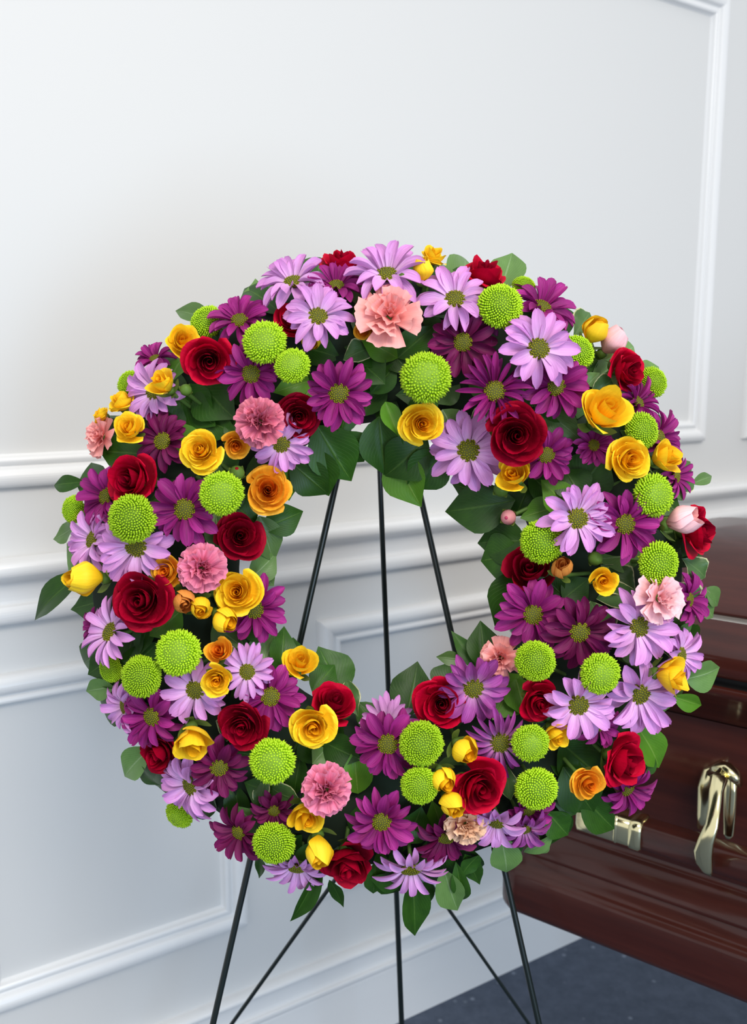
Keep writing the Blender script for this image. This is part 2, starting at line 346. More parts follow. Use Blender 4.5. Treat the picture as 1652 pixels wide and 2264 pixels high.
bier = empty('casket_bier'); bier.matrix_world = CM
tag(bier, 'steel folding bier carrying the mahogany casket', 'stand')
link('top_frame', box_mesh('top_frame', (.55, .06, ZB-.04), (1.7, CW-.06, ZB)), bier, M['steel'])
for x in (.62, 1.63):
    for y in (.12, CW-.12):
        link('leg', tube('leg', [(x, y, 0), (x, y, ZB-.04)], .014), bier, M['steel'])

# ------------------------------------------------------------------ wire easel
easel = empty('wire_easel'); tag(easel, 'dark green wire easel holding up the wreath', 'easel')
def rod(name, a, b, ra, rb_=None):
    n = 6; P = [a.lerp(b, i/n) for i in range(n+1)]
    return link(name, tube(name, P, [ra+((rb_ or ra)-ra)*i/n for i in range(n+1)], 8), easel, M['rod'])
def hit_floor(x0, y0, slope, ye): return pt(x0+slope*(ye-y0), ye, CAMH/(-ray(826, ye).z))
DR = 1.06
hub = pt(828, 690, DR)
def leg_end(x, y, slope):
    ye = 3330; return pt(x+slope*(ye-y), ye, CAMH/(-ray(826, ye).z))
rod('front_leg', pt(827, 700, DR), leg_end(555, 1895, -.2280), .0038)
rod('front_leg', pt(841, 700, DR), leg_end(1120, 1925, .2215), .0036)
cend = hit_floor(837, 985, .0399, 2600); c0 = pt(826, 690, 1.062)
rod('rear_leg', c0, cend, .0030, .0046)
mid = pt(845, 1800, 1.27)
rod('brace', mid, hit_floor(845, 1800, -.717, 2650), .0031)
rod('brace', mid, hit_floor(845, 1800, .70, 2650), .0027)
rod('hook', pt(834, 690, DR), pt(834, 690, DR-.05), .004)
link('hub', tube('hub', [pt(834, 660, DR), pt(834, 735, DR)], .012, 10), easel, M['rod'])

# ------------------------------------------------------------------ wreath base: foam ring and leaves
DW = 1.0                                        # camera depth of the wreath plane
CX, CY, RM, HB = 855, 1258, 490.0, 245.0
X_ = Vector((1, 0, 0)); Z_ = Vector((0, -math.cos(PITCH), math.sin(PITCH))); Y_ = Vector((0, math.sin(PITCH), math.cos(PITCH)))   # camera right, back, up
PX = DW/F
def dome(x, y):
    dx, dy = x-CX, CY-y; r = math.hypot(dx, dy); t = max(-1, min(1, (r-RM)/HB))
    return .105*math.sqrt(max(0, 1-t*t*.92))-.012, t, math.degrees(math.atan2(dy, dx))
def direction(dirdeg, tilt):
    a, t = math.radians(dirdeg), math.radians(tilt)
    return (X_*math.cos(a)+Y_*math.sin(a))*math.sin(t)+Z_*math.cos(t)
def basis(n, spin=0):
    up = Y_ - n*Y_.dot(n)
    if up.length < .05: up = X_ - n*X_.dot(n)
    up.normalize(); x = up.cross(n); m = Matrix((x.to_4d(), up.to_4d(), n.to_4d(), Vector((0, 0, 0, 1)))).transposed()
    for i in range(3): m[3][i] = 0; m[i][3] = 0
    m[3][3] = 1
    return m @ Matrix.Rotation(spin, 4, 'Z')
wreath = empty('wreath_base', pt(CX, CY, DW)); wreath.rotation_euler = (-PITCH+PI/2-PI/2, 0, 0)
WM = Matrix((X_.to_4d(), Y_.to_4d(), Z_.to_4d(), Vector((0, 0, 0, 1)))).transposed()
for i in range(3): WM[3][i] = 0; WM[i][3] = wreath.location[i]
wreath.matrix_world = WM; WMI = WM.inverted()
tag(wreath, 'round wreath ring of dark green leaves hung on the wire easel', 'wreath')
rings = []
for i in range(64):
    a = 2*PI*i/64
    rings.append([Vector(((RM*PX+.082*math.cos(b))*math.cos(a), (RM*PX+.082*math.cos(b))*math.sin(a), max(-.030, .05*math.sin(b)))) for b in [2*PI*k/14 for k in range(14)]])
link('foam_ring', ring_mesh('foam_ring', rings+[rings[0]], False, False), wreath, M['foam'])

def leaf_mesh(name, wid, tip, fold, arc, twist=0, wave=0, ph=0):
    def fn(u, v):
        w = (math.sin(PI*min(1, u**tip))**.9)*(1-.35*max(0, u-.6)/.4)*(1 if 0 < u < 1 else 0)*wid
        y = v*w; z = arc*math.sin(PI*u*.9) + fold*abs(y) - .25*fold*abs(v)*w*abs(v) + wave*math.sin(u*11+ph)*v*v*w + twist*y*u
        return (u, y, z)
    return grid(name, 10, 6, fn)
LM = {}
LM['d'] = [leaf_mesh('leaf', .5, .85, .35, .10), leaf_mesh('leaf', .5, .95, .25, .16, .3), leaf_mesh('leaf', .5, .8, .45, .05, -.3), leaf_mesh('leaf', .5, .9, .15, -.08, .2, .1)]
LM['e'] = [leaf_mesh('leaf', .5, 1.25, .25, .12, .2, .25), leaf_mesh('leaf', .5, 1.35, .15, -.10, -.3, .3, 1), leaf_mesh('leaf', .5, 1.15, .3, .18, 0, .2, 2)]
nleaf = 0
def leaf(bx, by, tx, ty, wpx, mat, lift=None, jit=0):
    global nleaf
    nleaf += 1
    hb, tb, db = dome(bx, by); ht, tt, dt = dome(tx, ty)
    wb = max(.004, hb*.62); wt = max(.0, ht*.72)
    if isinstance(lift, tuple): wb, wt = lift
    elif lift is not None: wb, wt = lift, lift+.004
    if lift is None and tt < -.75: wt = max(wt, .02)
    B, T = pt(bx, by, DW-wb), pt(tx, ty, DW-wt)
    x = T-B; L = x.length; x.normalize()
    n = direction(db, 40*tb if tb > 0 else 22*tb) + Vector((random.uniform(-1, 1), random.uniform(-1, 1), random.uniform(-1, 1)))*(.22+jit)
    z = (n-x*n.dot(x)).normalized(); y = z.cross(x)
    W = wpx*PX*1.18
    m = Matrix((x.to_4d()*L, y.to_4d()*W, z.to_4d()*L*.8, Vector((0, 0, 0, 1)))).transposed()
    for i in range(3): m[3][i] = 0; m[i][3] = B[i]
    m[3][3] = 1
    kind = 'e' if mat == 'leaf_edged' else 'd'
    o = link('leaf', random.choice(LM[kind]), wreath, M[mat]); o.matrix_basis = WMI @ m
    return o
D_, B_, G_, E_ = 'leaf_dark', 'leaf_bright', 'leaf_grey', 'leaf_edged'
LEAVES = [
 (700,940,777,1063,98,'leaf_dark'),(752,955,804,1020,70,D_),(690,990,728,1096,78,D_),(640,1020,726,1092,70,D_),(615,1030,640,1108,62,B_),(580,1168,670,1130,62,D_),
 (838,920,853,1052,80,D_),(945,965,851,1051,92,D_),(870,1000,933,1121,84,B_),(985,1000,900,1082,84,D_),(1140,1105,985,1130,92,D_),(1090,1095,1000,1070,64,D_),
 (1165,1195,1056,1201,86,D_),(1155,1222,1064,1240,92,D_),(1165,1260,1096,1392,92,D_),(1072,1480,1062,1372,62,D_),(1072,1490,997,1394,34,D_),(1022,1458,964,1452,28,G_),
 (898,1585,923,1461,82,D_),(985,1535,1006,1462,72,D_),(762,1535,704,1428,92,D_),(792,1585,767,1501,36,E_),(622,1500,628,1385,50,D_),(575,1490,612,1395,80,G_),
 (572,1140,606,1245,60,G_),(552,1282,610,1222,54,G_),(575,1268,606,1296,36,G_),(640,1480,648,1410,60,D_),
 (880,792,795,745,52,B_),(880,792,962,720,56,D_),(832,768,758,798,46,E_),(795,798,852,850,66,D_),(690,840,603,868,44,B_),(690,846,670,886,34,B_),
 (443,848,522,928,92,D_),(383,862,476,942,84,D_),(396,950,326,935,54,D_),(445,925,522,958,54,D_),(445,955,370,1008,66,B_),(325,1005,222,1000,74,D_),
 (405,790,378,848,80,B_),(470,712,389,689,42,G_),(640,652,592,630,42,G_),(1108,640,1132,560,66,G_),(1268,745,1303,692,50,E_),(1366,792,1400,768,40,G_),
 (1412,835,1456,812,44,G_),(1305,875,1360,832,44,E_),(1298,852,1326,824,32,G_),(1180,895,1292,981,48,G_),(1190,878,1278,936,54,D_),(978,905,1010,972,66,G_),(1092,908,1038,942,48,E_),
 (852,888,883,966,36,B_,.075),(1268,1095,1344,997,92,D_),(1262,1132,1195,1060,60,B_),(1242,1118,1150,1146,54,B_),(1458,1040,1502,1082,54,D_),(1488,1080,1537,1066,30,E_),(1530,1070,1573,1053,24,G_),
 (1508,1235,1558,1278,50,E_),(1545,1318,1576,1366,50,G_),(1478,1288,1536,1355,66,E_),(1328,1248,1406,1306,62,E_),(1318,1324,1410,1308,48,E_),(1305,1328,1346,1420,60,E_),
 (1452,1432,1516,1420,54,E_),(1495,1400,1530,1380,36,G_),(1378,1415,1426,1466,54,G_),(1515,1502,1590,1474,66,G_),(1488,1540,1550,1558,36,B_),(1408,1605,1455,1696,62,B_),(1442,1655,1402,1716,48,D_),
 (1150,1490,1090,1592,84,B_),(1140,1500,1166,1590,60,B_),(1238,1640,1332,1722,92,D_),(1245,1695,1312,1795,84,D_),(1285,1758,1358,1832,64,D_),(1210,1795,1256,1846,56,D_),(1158,1884,1226,1836,38,G_),
 (1105,1845,1118,1926,58,G_),(1028,1888,1062,1958,38,D_),(912,1935,917,2068,58,D_),(925,1930,945,2006,44,D_),(980,1920,1012,2012,54,G_),(1008,1905,1020,1986,34,D_),
 (712,1905,641,2034,34,D_),(728,1945,760,2008,26,D_),(702,1908,616,1944,28,D_),(690,1862,668,1926,40,D_),(575,1885,572,1944,24,D_),(830,1905,825,1974,42,D_),
 (792,1755,780,1657,58,B_),(596,1738,664,1766,64,E_),(592,1700,570,1790,30,E_),(592,1834,528,1780,70,G_),(985,1845,955,1768,54,B_),(898,1852,932,1780,66,D_),
 (332,1655,278,1716,58,G_),(306,1688,356,1734,44,D_),(242,1458,193,1492,50,D_),(252,1518,191,1528,42,G_),(190,1262,82,1372,58,D_),(188,1065,122,1073,32,D_),(164,1163,116,1192,46,G_),
 (302,1378,280,1475,56,D_),(402,1348,330,1406,64,B_),(560,1010,600,1060,60,D_),(480,1010,520,1060,60,D_),(470,1380,540,1430,60,G_),(330,1370,310,1450,40,D_),
 (640,1850,620,1920,30,D_),(1250,1040,1290,1110,70,D_),(1140,830,1180,900,60,D_),(1120,1690,1130,1770,40,E_),(1060,1890,1020,1940,40,D_),(1560,1300,1585,1340,40,G_),(1210,1850,1180,1885,34,G_),
 (715,1640,800,1680,60,D_),(720,1655,690,1690,40,G_),(500,1640,520,1560,50,E_),(690,1530,740,1470,54,D_),(1360,1120,1310,1180,60,D_),(930,1800,880,1860,60,D_),
]
for L in LEAVES: leaf(*L)
for i in range(135):                                    # foliage lying deeper between the flowers
    a = random.uniform(0, 2*PI); t = random.uniform(-.78, .80); r = RM+t*HB
    x, y = CX+r*math.cos(a), CY-r*math.sin(a); b = random.uniform(0, 2*PI)
    if t < -.5 and math.cos(b-a) < .1: b = a+random.uniform(-1, 1)
    if t > .6 and math.cos(b-a) > 0: b += PI
    l = random.uniform(70, 115); h = dome(x, y)[0]
    leaf(x, y, x+l*math.cos(b), y-l*math.sin(b), random.uniform(44, 66), random.choice([D_, D_, D_, D_, G_]), lift=max(.01, h*random.uniform(.35, .62)), jit=.15)

for i in range(48):                                     # collar of leaves round the rim, over the side of the ring
    a = 2*PI*i/48+random.uniform(-.05, .05); r0, r1 = RM+HB*random.uniform(.42, .55), RM+HB*random.uniform(.80, .90); c = a+random.uniform(-.13, .13)
    leaf(CX+r0*math.cos(a), CY-r0*math.sin(a), CX+r1*math.cos(c), CY-r1*math.sin(c), random.uniform(60, 80), random.choice([D_, D_, G_, D_]), lift=(.042, -.012))

# ------------------------------------------------------------------ flower building blocks
def daisy_petal(name, wid, droop, cup, notch=0, seed=0):
    def fn(u, v):
        w = wid*(.42+.58*min(1, u*2.2))*(math.sqrt(max(0, 1-((max(u, .62)-.62)/.385)**2.4)))
        x = u*(1-notch*(1-abs(v))*(u**6))
        return (x, v*w, .10*math.sin(PI*u*.8)-droop*u*u + cup*v*v*w*2.2 + .012*math.cos(v*7.5)*(1-u*.5))
    return grid(name, 9, 4, fn)
DP = {'wide': [daisy_petal('petal', .18, .10, .35, .04), daisy_petal('petal', .165, .22, .3, .0), daisy_petal('petal', .19, .02, .45, .05), daisy_petal('petal', .15, .30, .6, .02), daisy_petal('petal', .17, -.06, .5, .03)],
      'narrow': [daisy_petal('petal', .085, .10, .9, 0), daisy_petal('petal', .075, .22, 1.1, 0), daisy_petal('petal', .09, 0, .9, .02)]}
DP['tight'] = [daisy_petal('petal', .12, .12, .35, 0), daisy_petal('petal', .115, .2, .3, .02), daisy_petal('petal', .13, .04, .4, 0)]
def blobs(name, n, dom, hr, size, tipz, maxang=PI/2, sq=1.0, core=None):
    """many small florets over a flattened dome, joined"""
    vs, fs, uv = [], [], []
    ga = PI*(3-math.sqrt(5)); cmin = math.cos(maxang)
    for i in range(n):
        c = 1-(i+.5)/n*(1-cmin); s = math.sqrt(1-c*c); a = i*ga
        nrm = Vector((s*math.cos(a), s*math.sin(a), c)); hq = hr*random.uniform(.96, 1.04); p = Vector((nrm.x*hq, nrm.y*hq, nrm.z*hq*sq))
        d = Vector((nrm.x, nrm.y, nrm.z/sq*.8+.15)).normalized(); d = (d+Vector((random.uniform(-.28, .28), random.uniform(-.28, .28), random.uniform(-.15, .15)))).normalized()
        e = d.orthogonal().normalized(); f = d.cross(e); b = len(vs)
        sz = size*(.72+.4*s)*random.uniform(.9, 1.1); ln = tipz*(.6+.75*s**4)*random.uniform(.7, 1.3)
        for q, (rr, hh) in enumerate(((.8, -.4), (1.0, .45))):
            for k in range(5):
                an = 2*PI*k/5+i; vs.append(p+(e*math.cos(an)+f*math.sin(an))*sz*rr+d*ln*hh); uv.append((.0 if q == 0 else .6, s))
        vs.append(p+d*ln); uv.append((1, s))
        for k in range(5):
            k2 = (k+1) % 5; fs.append((b+k, b+k2, b+5+k2, b+5+k)); fs.append((b+5+k, b+5+k2, b+10))
    return mesh(name, vs, fs, uv)
POM = [blobs('florets', 500, 1, .88, .049, .12, PI*.62, .74), blobs('florets', 560, 1, .88, .045, .11, PI*.60, .82), blobs('florets', 440, 1, .86, .052, .14, PI*.63, .66)]
POMC = lathe('flower_core', [(.02, -.42), (.55, -.36), (.84, -.12), (.88, .08), (.78, .34), (.5, .55), (.2, .63), (.01, .65)], 16)
DISK = blobs('disk_florets', 110, 1, .96, .085, .10, PI*.48, .45)
DISKC = lathe('disk', [(.02, -.3), (.7, -.25), (.96, -.05), (.95, .1), (.75, .28), (.4, .40), (.01, .43)], 14)
CALYX = lathe('calyx', [(.08, -.50), (.20, -.36), (.30, -.15), (.34, .05), (.28, .12)], 10)
DCALYX = lathe('calyx', [(.06, -.30), (.16, -.24), (.26, -.12), (.27, -.04)], 10)
STEM = lathe('stem', [(1, 0), (1, .5), (1, 1)], 6)
def rose_petal(R, H, Fl, hw, spiral=.10, point=0, seed=0):
    rnd = random.Random(seed); p1, p2 = rnd.uniform(0, 6), rnd.uniform(0, 6); am = .05 if R > .3 else .012
    def fn(u, v):
        wf = math.sin(PI*(.14+.60*u))**.7; phi = v*math.radians(hw)*wf
        te = u*(1-.16*v*v*u); g = math.sin(PI/2*min(1, u*1.25))
        rho = .06+(R-.06)*g; z = H*te; fl = max(0, (u-.62)/.38)
        rho += Fl*fl**1.8*(1-.25*v*v); z -= Fl*.85*fl**2.4*(.6+.6*abs(v))
        rho *= 1+spiral*v; rho += am*math.sin(3*v+p1)*u*u; z += am*math.sin(4*v+p2)*u*u + point*fl*(1-abs(v))*.2
        return (rho*math.cos(phi), rho*math.sin(phi), z)
    return grid('petal', 8, 8, fn)
def rose_set(spec):
    out = []
    k = 0
    for cnt, R, H, Fl, hw, spi, heart in spec:
        for i in range(cnt):
            out.append((rose_petal(R, H, Fl, hw, spi, random.choice([0, 1]), k), heart, i/cnt*2*PI+k*.7)); k += 1
    return out
ROSE = {}
ROSE['open'] = [rose_set([(1,.10,.94,0,230,.40,1),(2,.19,.96,.01,130,.2,1),(3,.30,.96,.03,100,.18,1),(3,.44,.92,.05,92,.16,0),(3,.60,.84,.08,84,.14,0),(4,.77,.68,.13,64,.12,0),(3,.86,.48,.17,60,.10,0)]) for _ in range(3)]
ROSE['half'] = [rose_set([(1,.11,1.04,0,230,.40,1),(2,.22,1.08,.01,130,.2,1),(3,.36,1.08,.03,100,.18,1),(3,.54,1.02,.08,92,.16,0),(3,.72,.90,.15,80,.14,0),(3,.84,.66,.20,66,.10,0)]) for _ in range(3)]
ROSE['small'] = [rose_set([(1,.12,.96,0,230,.40,1),(2,.25,.98,.01,125,.2,1),(3,.42,.96,.04,98,.18,0),(3,.62,.86,.09,88,.15,0),(3,.80,.66,.16,66,.12,0)]) for _ in range(3)]
ROSE['cup'] = [rose_set([(1,.13,1.20,0,230,.40,1),(2,.27,1.24,.01,120,.2,1),(3,.48,1.20,.04,92,.16,0),(3,.70,1.06,.13,84,.13,0)]) for _ in range(3)]
ROSE['bud'] = [rose_set([(1,.16,1.18,-.03,200,.4,1),(2,.36,1.20,-.10,120,.2,1),(3,.64,1.12,-.26,90,.14,0)]) for _ in range(3)]
def carn_petal(wid, amp, freq, elev, seed, bend):
    rnd = random.Random(seed); p = rnd.uniform(0, 6)
    ce, se = math.cos(math.radians(elev)), math.sin(math.radians(elev))
    def fn(u, v):
        w = wid*(.25+.75*u**.8); x = u*(1-.16*v*v*u) + .03*math.sin(v*freq*2.3+p)*u**4
        y = v*w; z = amp*math.sin(v*freq+p)*u**1.6 + amp*.5*math.sin(v*freq*1.9+p*2)*u**3 + bend*u*u
        return (x*ce-z*se+.05, y, x*se+z*ce)
    return grid('petal', 7, 12, fn)
def carn_set(ruf, n_out, n_mid, n_in):
    out = []; k = 0
    for cnt, el, wid, L, amp in ((n_out, 8, .60, 1.0, .07*ruf), (n_mid, 36, .54, .88, .10*ruf), (n_in, 64, .46, .74, .12*ruf), (4, 82, .34, .62, .10*ruf)):
        for i in range(cnt): out.append((carn_petal(wid, amp, 4.5+ruf, el+random.uniform(-8, 8), random.random()*99, random.uniform(-.15, .05)), L, i/cnt*2*PI+k*.5+random.uniform(-.2, .2))); k += 1
    return out
CARN = {'ruffled': carn_set(1.5, 7, 7, 7), 'smooth': carn_set(.8, 6, 6, 6)}
SEPAL = grid('sepal', 6, 3, lambda u, v: (.30*math.sin(PI*.5*min(1, u*1.6))+.25*max(0, u-.5), v*.13*math.sin(PI*(.2+.8*u))**.8, u*.75-.25))
BUDM = lathe('bud_scales', [(.12, -.9), (.45, -.72), (.8, -.35), (.92, .05), (.82, .45), (.5, .8), (.2, .95), (.02, 1.0)], 14)

def scl(s): return Matrix.Diagonal((s, s, s, 1))
def flower(name, x, y, rpx, dr, tilt, bias, label, cat, group, back=0):
    h, t, rad = dome(x, y)
    dr = rad if dr is None else dr
    if tilt is None:
        tilt = 62*t**1.5 if t > 0 else 24*(-t)
        if t < 0 and dr == rad: dr += 180
    depth = DW-(h+bias); n = direction(dr, tilt); r = rpx*depth/F
    P = pt(x, y, depth)-n*r*back
    e = empty(name); e.matrix_world = Matrix.Translation(P) @ basis(n, random.uniform(0, 2*PI))
    tag(e, label, cat, group)
    return e, r, P, n
def add_stem(e, P, n, r, k=.3): 
    head = P-n*r*k; loc = WMI @ head; a = math.atan2(loc.y, loc.x); core = WM @ Vector((RM*PX*math.cos(a), RM*PX*math.sin(a), .012))
    d = core-head; L = d.length
    m = Matrix.Translation(head) @ d.to_track_quat('Z', 'Y').to_matrix().to_4x4() @ Matrix.Diagonal((.0022, .0022, L, 1))
    o = link('stem', STEM, e, M['stem']); o.matrix_basis = e.matrix_basis.inverted() @ m
def make_daisy(x, y, r, dr, tilt, bias, label, mat, style='wide', n=None, diskr=.28, group='', cat='daisy', name='daisy', elev=None, mat2=None):
    _, tt, _a = dome(x, y); tilt = tilt*.88 if tilt else tilt
    e, R, P, N = flower(name, x, y, r*1.05, dr, tilt, bias, label, cat, group)
    n = n or {'wide': 20, 'narrow': 26, 'tight': 24}[style]
    el = elev if elev is not None else random.uniform(2, 12)
    B3 = e.matrix_basis.to_3x3()
    for i in range(n):
        up = i % 2; a = 2*PI*i/n+random.uniform(-.09, .09)
        ln = R*random.uniform(.82, 1.06)*(1 if not up else .95)
        back = -(B3 @ Vector((math.cos(a), math.sin(a), 0))).dot(Z_)      # petals on the far side stand up, near ones lie flat
        ee = el+(34*back if back > 0 else 8*back)
        m = Matrix.Rotation(a, 4, 'Z') @ Matrix.Translation((diskr*R*.62, 0, R*(.03 if up else -.03))) @ Matrix.Rotation(-math.radians(ee+(6 if up else -4)+random.uniform(-7, 7)), 4, 'Y') @ Matrix.Rotation(random.uniform(-.34, .34), 4, 'X') @ Matrix.Diagonal((ln-diskr*R*.6, ln*.96, ln*.9, 1))
        o = link('petal', random.choice(DP[style]), e, M[mat2] if mat2 and random.random() < .35 else M[mat]); o.matrix_basis = m
    d = link('disk', DISKC, e, M['disk_core']); d.matrix_basis = Matrix.Translation((0, 0, R*.04)) @ scl(R*diskr)
    q = link('disk_florets', DISK, d, M['disk']); q['kind'] = 'stuff'
    c = link('calyx', DCALYX, e, M['calyx']); c.matrix_basis = scl(R*.8)
    add_stem(e, P, N, R, .22)
def make_pom(x, y, r, dr, tilt, bias, label, group, dark=False):
    _, tt, _a = dome(x, y); tilt = tilt*.65 if tilt is not None else (38*tt if tt > 0 else 14)
    if dr is None and tt < 0: dr = _a+180
    e, R, P, N = flower('button_chrysanthemum', x, y, r, dr, tilt, bias+.010, label, 'chrysanthemum', group, back=.2)
    c = link('flower_core', POMC, e, M['pom_core']); c.matrix_basis = scl(R*.93)
    f = link('florets', random.choice(POM), e, M['pom']); f.matrix_basis = scl(R*.98); f['kind'] = 'stuff'
    c = link('calyx', DCALYX, e, M['calyx']); c.matrix_basis = Matrix.Translation((0, 0, -R*.25)) @ scl(R)
    add_stem(e, P, N, R, .4)
def make_rose(x, y, r, dr, tilt, bias, label, mats, form, group, name='rose', cat='rose', sepals=3, sq=1):
    e, R, P, N = flower(name, x, y, r*1.06, dr, tilt, bias+(.004 if name == 'rose' else .008), label, cat, group, back={'open': .42, 'half': .5, 'small': .45, 'cup': .70, 'bud': .80}[form])
    S = R/{'open': 1.0, 'half': .98, 'small': .98, 'cup': .84, 'bud': .68}[form]
    st = random.choice(ROSE[form])
    for me, heart, a in st:
        o = link('petal', me, e, M[mats[1] if heart else mats[0]])
        o.matrix_basis = Matrix.Rotation(a+random.uniform(-.12, .12), 4, 'Z') @ Matrix.Rotation(random.uniform(-.05, .05), 4, 'Y') @ Matrix.Diagonal((S*random.uniform(.96, 1.04), S*random.uniform(.96, 1.04), S, 1))
    c = link('calyx', CALYX, e, M['calyx']); c.matrix_basis = scl(S*.8)
    for i in range(sepals):
        o = link('sepal', SEPAL, e, M['calyx']); o.matrix_basis = Matrix.Rotation(i*2*PI/sepals+random.uniform(-.3, .3), 4, 'Z') @ Matrix.Translation((0, 0, -S*.14)) @ Matrix.Diagonal((S*1.9, S*1.5, S*.55, 1))
    add_stem(e, P, N, S, .3)
def make_carnation(x, y, r, dr, tilt, bias, label, mat, form, group):
    e, R, P, N = flower('carnation', x, y, r, dr, tilt, bias, label, 'carnation', group, back=.30)
    for me, L, a in CARN[form]:
        o = link('petal', me, e, M[mat]); o.matrix_basis = Matrix.Rotation(a, 4, 'Z') @ Matrix.Rotation(random.uniform(-.1, .1), 4, 'X') @ scl(R*L*random.uniform(.92, 1.06))
    c = link('calyx', CALYX, e, M['calyx']); c.matrix_basis = Matrix.Translation((0, 0, 0)) @ Matrix.Diagonal((R*.6, R*.6, R*1.1, 1))
    add_stem(e, P, N, R, .4)
def make_greenbud(x, y, r, dr, tilt, bias, label, group, tip=None, name='flower_bud', body='bud'):
    e, R, P, N = flower(name, x, y, r, dr, tilt, bias, label, 'bud', group, back=.3)
    b = link('bud_scales', BUDM, e, M[body]); b.matrix_basis = scl(R)
    for i in range(4):
        o = link('sepal', SEPAL, e, M['calyx']); o.matrix_basis = Matrix.Rotation(i*PI/2, 4, 'Z') @ Matrix.Translation((0, 0, -R*.45)) @ Matrix.Diagonal((R*2.7, R*3.0, R*1.4, 1))
    if tip:
        q = link('petal_tip', BUDM, e, M[tip]); q.matrix_basis = Matrix.Translation((0, 0, R*.72)) @ scl(R*.34)
    add_stem(e, P, N, R, .5)

# ------------------------------------------------------------------ the flowers: x, y, radius in photo pixels, facing (deg), tilt, lift, label
N_ = None
GP = 'green button chrysanthemums of the wreath'
for x, y, r, dr, ti, bi, lb in [
 (455,708,40,N_,N_,-.005,'green button chrysanthemum behind a violet daisy, touching a pointed grey-green leaf on the rim'),
 (583,753,50,N_,N_,.018,'large green button chrysanthemum at eleven o\'clock, above a smaller green one'),
 (645,805,41,N_,28,.02,'smaller green button chrysanthemum touching the larger one at eleven o\'clock'),
 (283,845,30,N_,N_,-.015,'small green button chrysanthemum peeking over the rim at ten o\'clock, above yellow roses'),
 (942,832,58,90,10,.02,'largest green button chrysanthemum, at twelve o\'clock directly above a golden rose'),
 (1107,672,53,80,30,.02,'green button chrysanthemum at one o\'clock, below the red rose on the top rim'),
 (1160,632,28,N_,N_,-.01,'small green button chrysanthemum on the top rim beside a pointed leaf'),
 (1282,775,40,40,45,-.008,'green button chrysanthemum half hidden behind the face-on lavender daisy'),
 (1448,843,36,20,50,.0,'small flat green button chrysanthemum jutting beyond the rim at two o\'clock'),
 (1424,950,43,20,45,.01,'green button chrysanthemum between two big yellow roses, at half past two'),
 (1451,1094,50,10,35,.015,'green button chrysanthemum below the pair of yellow roses at three o\'clock'),
 (1462,1246,50,0,35,.01,'green button chrysanthemum at three o\'clock, above the pale pink carnation'),
 (158,1126,32,175,60,.0,'small green button chrysanthemum on the outer rim at nine o\'clock, beside a violet daisy'),
 (288,1146,56,N_,15,.022,'large green button chrysanthemum covering the top of a lavender daisy at nine o\'clock'),
 (490,1091,50,0,12,.032,'green button chrysanthemum between a violet daisy and an orange-yellow rose'),
 (1200,1199,50,220,15,.012,'spiky green button chrysanthemum above the dark red rose on the hole\'s inner side'),
 (391,1443,52,130,15,.02,'green button chrysanthemum at eight o\'clock, the upper of two side by side'),
 (308,1497,48,180,25,.02,'green button chrysanthemum at eight o\'clock, the lower of two side by side'),
 (242,1480,32,190,60,-.02,'shaded green button chrysanthemum hidden behind the sideways lavender daisy at eight o\'clock'),
 (1184,1462,46,N_,15,.018,'green button chrysanthemum overlapping the salmon carnation, above a red rose'),
 (1331,1492,47,N_,20,.02,'green button chrysanthemum at four o\'clock, overlapping a purple and a lavender daisy'),
 (932,1645,51,90,12,.022,'green button chrysanthemum at six o\'clock, the upper of a touching pair'),
 (928,1740,43,240,12,.018,'green button chrysanthemum at six o\'clock, the lower of a touching pair'),
 (1175,1646,43,N_,12,.018,'green button chrysanthemum beside the small yellow trumpet bud and below a red rose'),
 (1188,1748,49,-70,18,.018,'green button chrysanthemum at five o\'clock, hanging over purple and pale petals'),
 (600,1686,52,200,10,.022,'green button chrysanthemum below a dark red rose, at seven o\'clock'),
 (604,1869,49,-110,25,.015,'deep green button chrysanthemum near the bottom edge, beside two yellow buds'),
 (392,1806,33,225,60,-.02,'green button chrysanthemum hanging off the lower rim behind a lavender daisy')]:
    make_pom(x, y, r, dr, ti, bi, lb, GP)

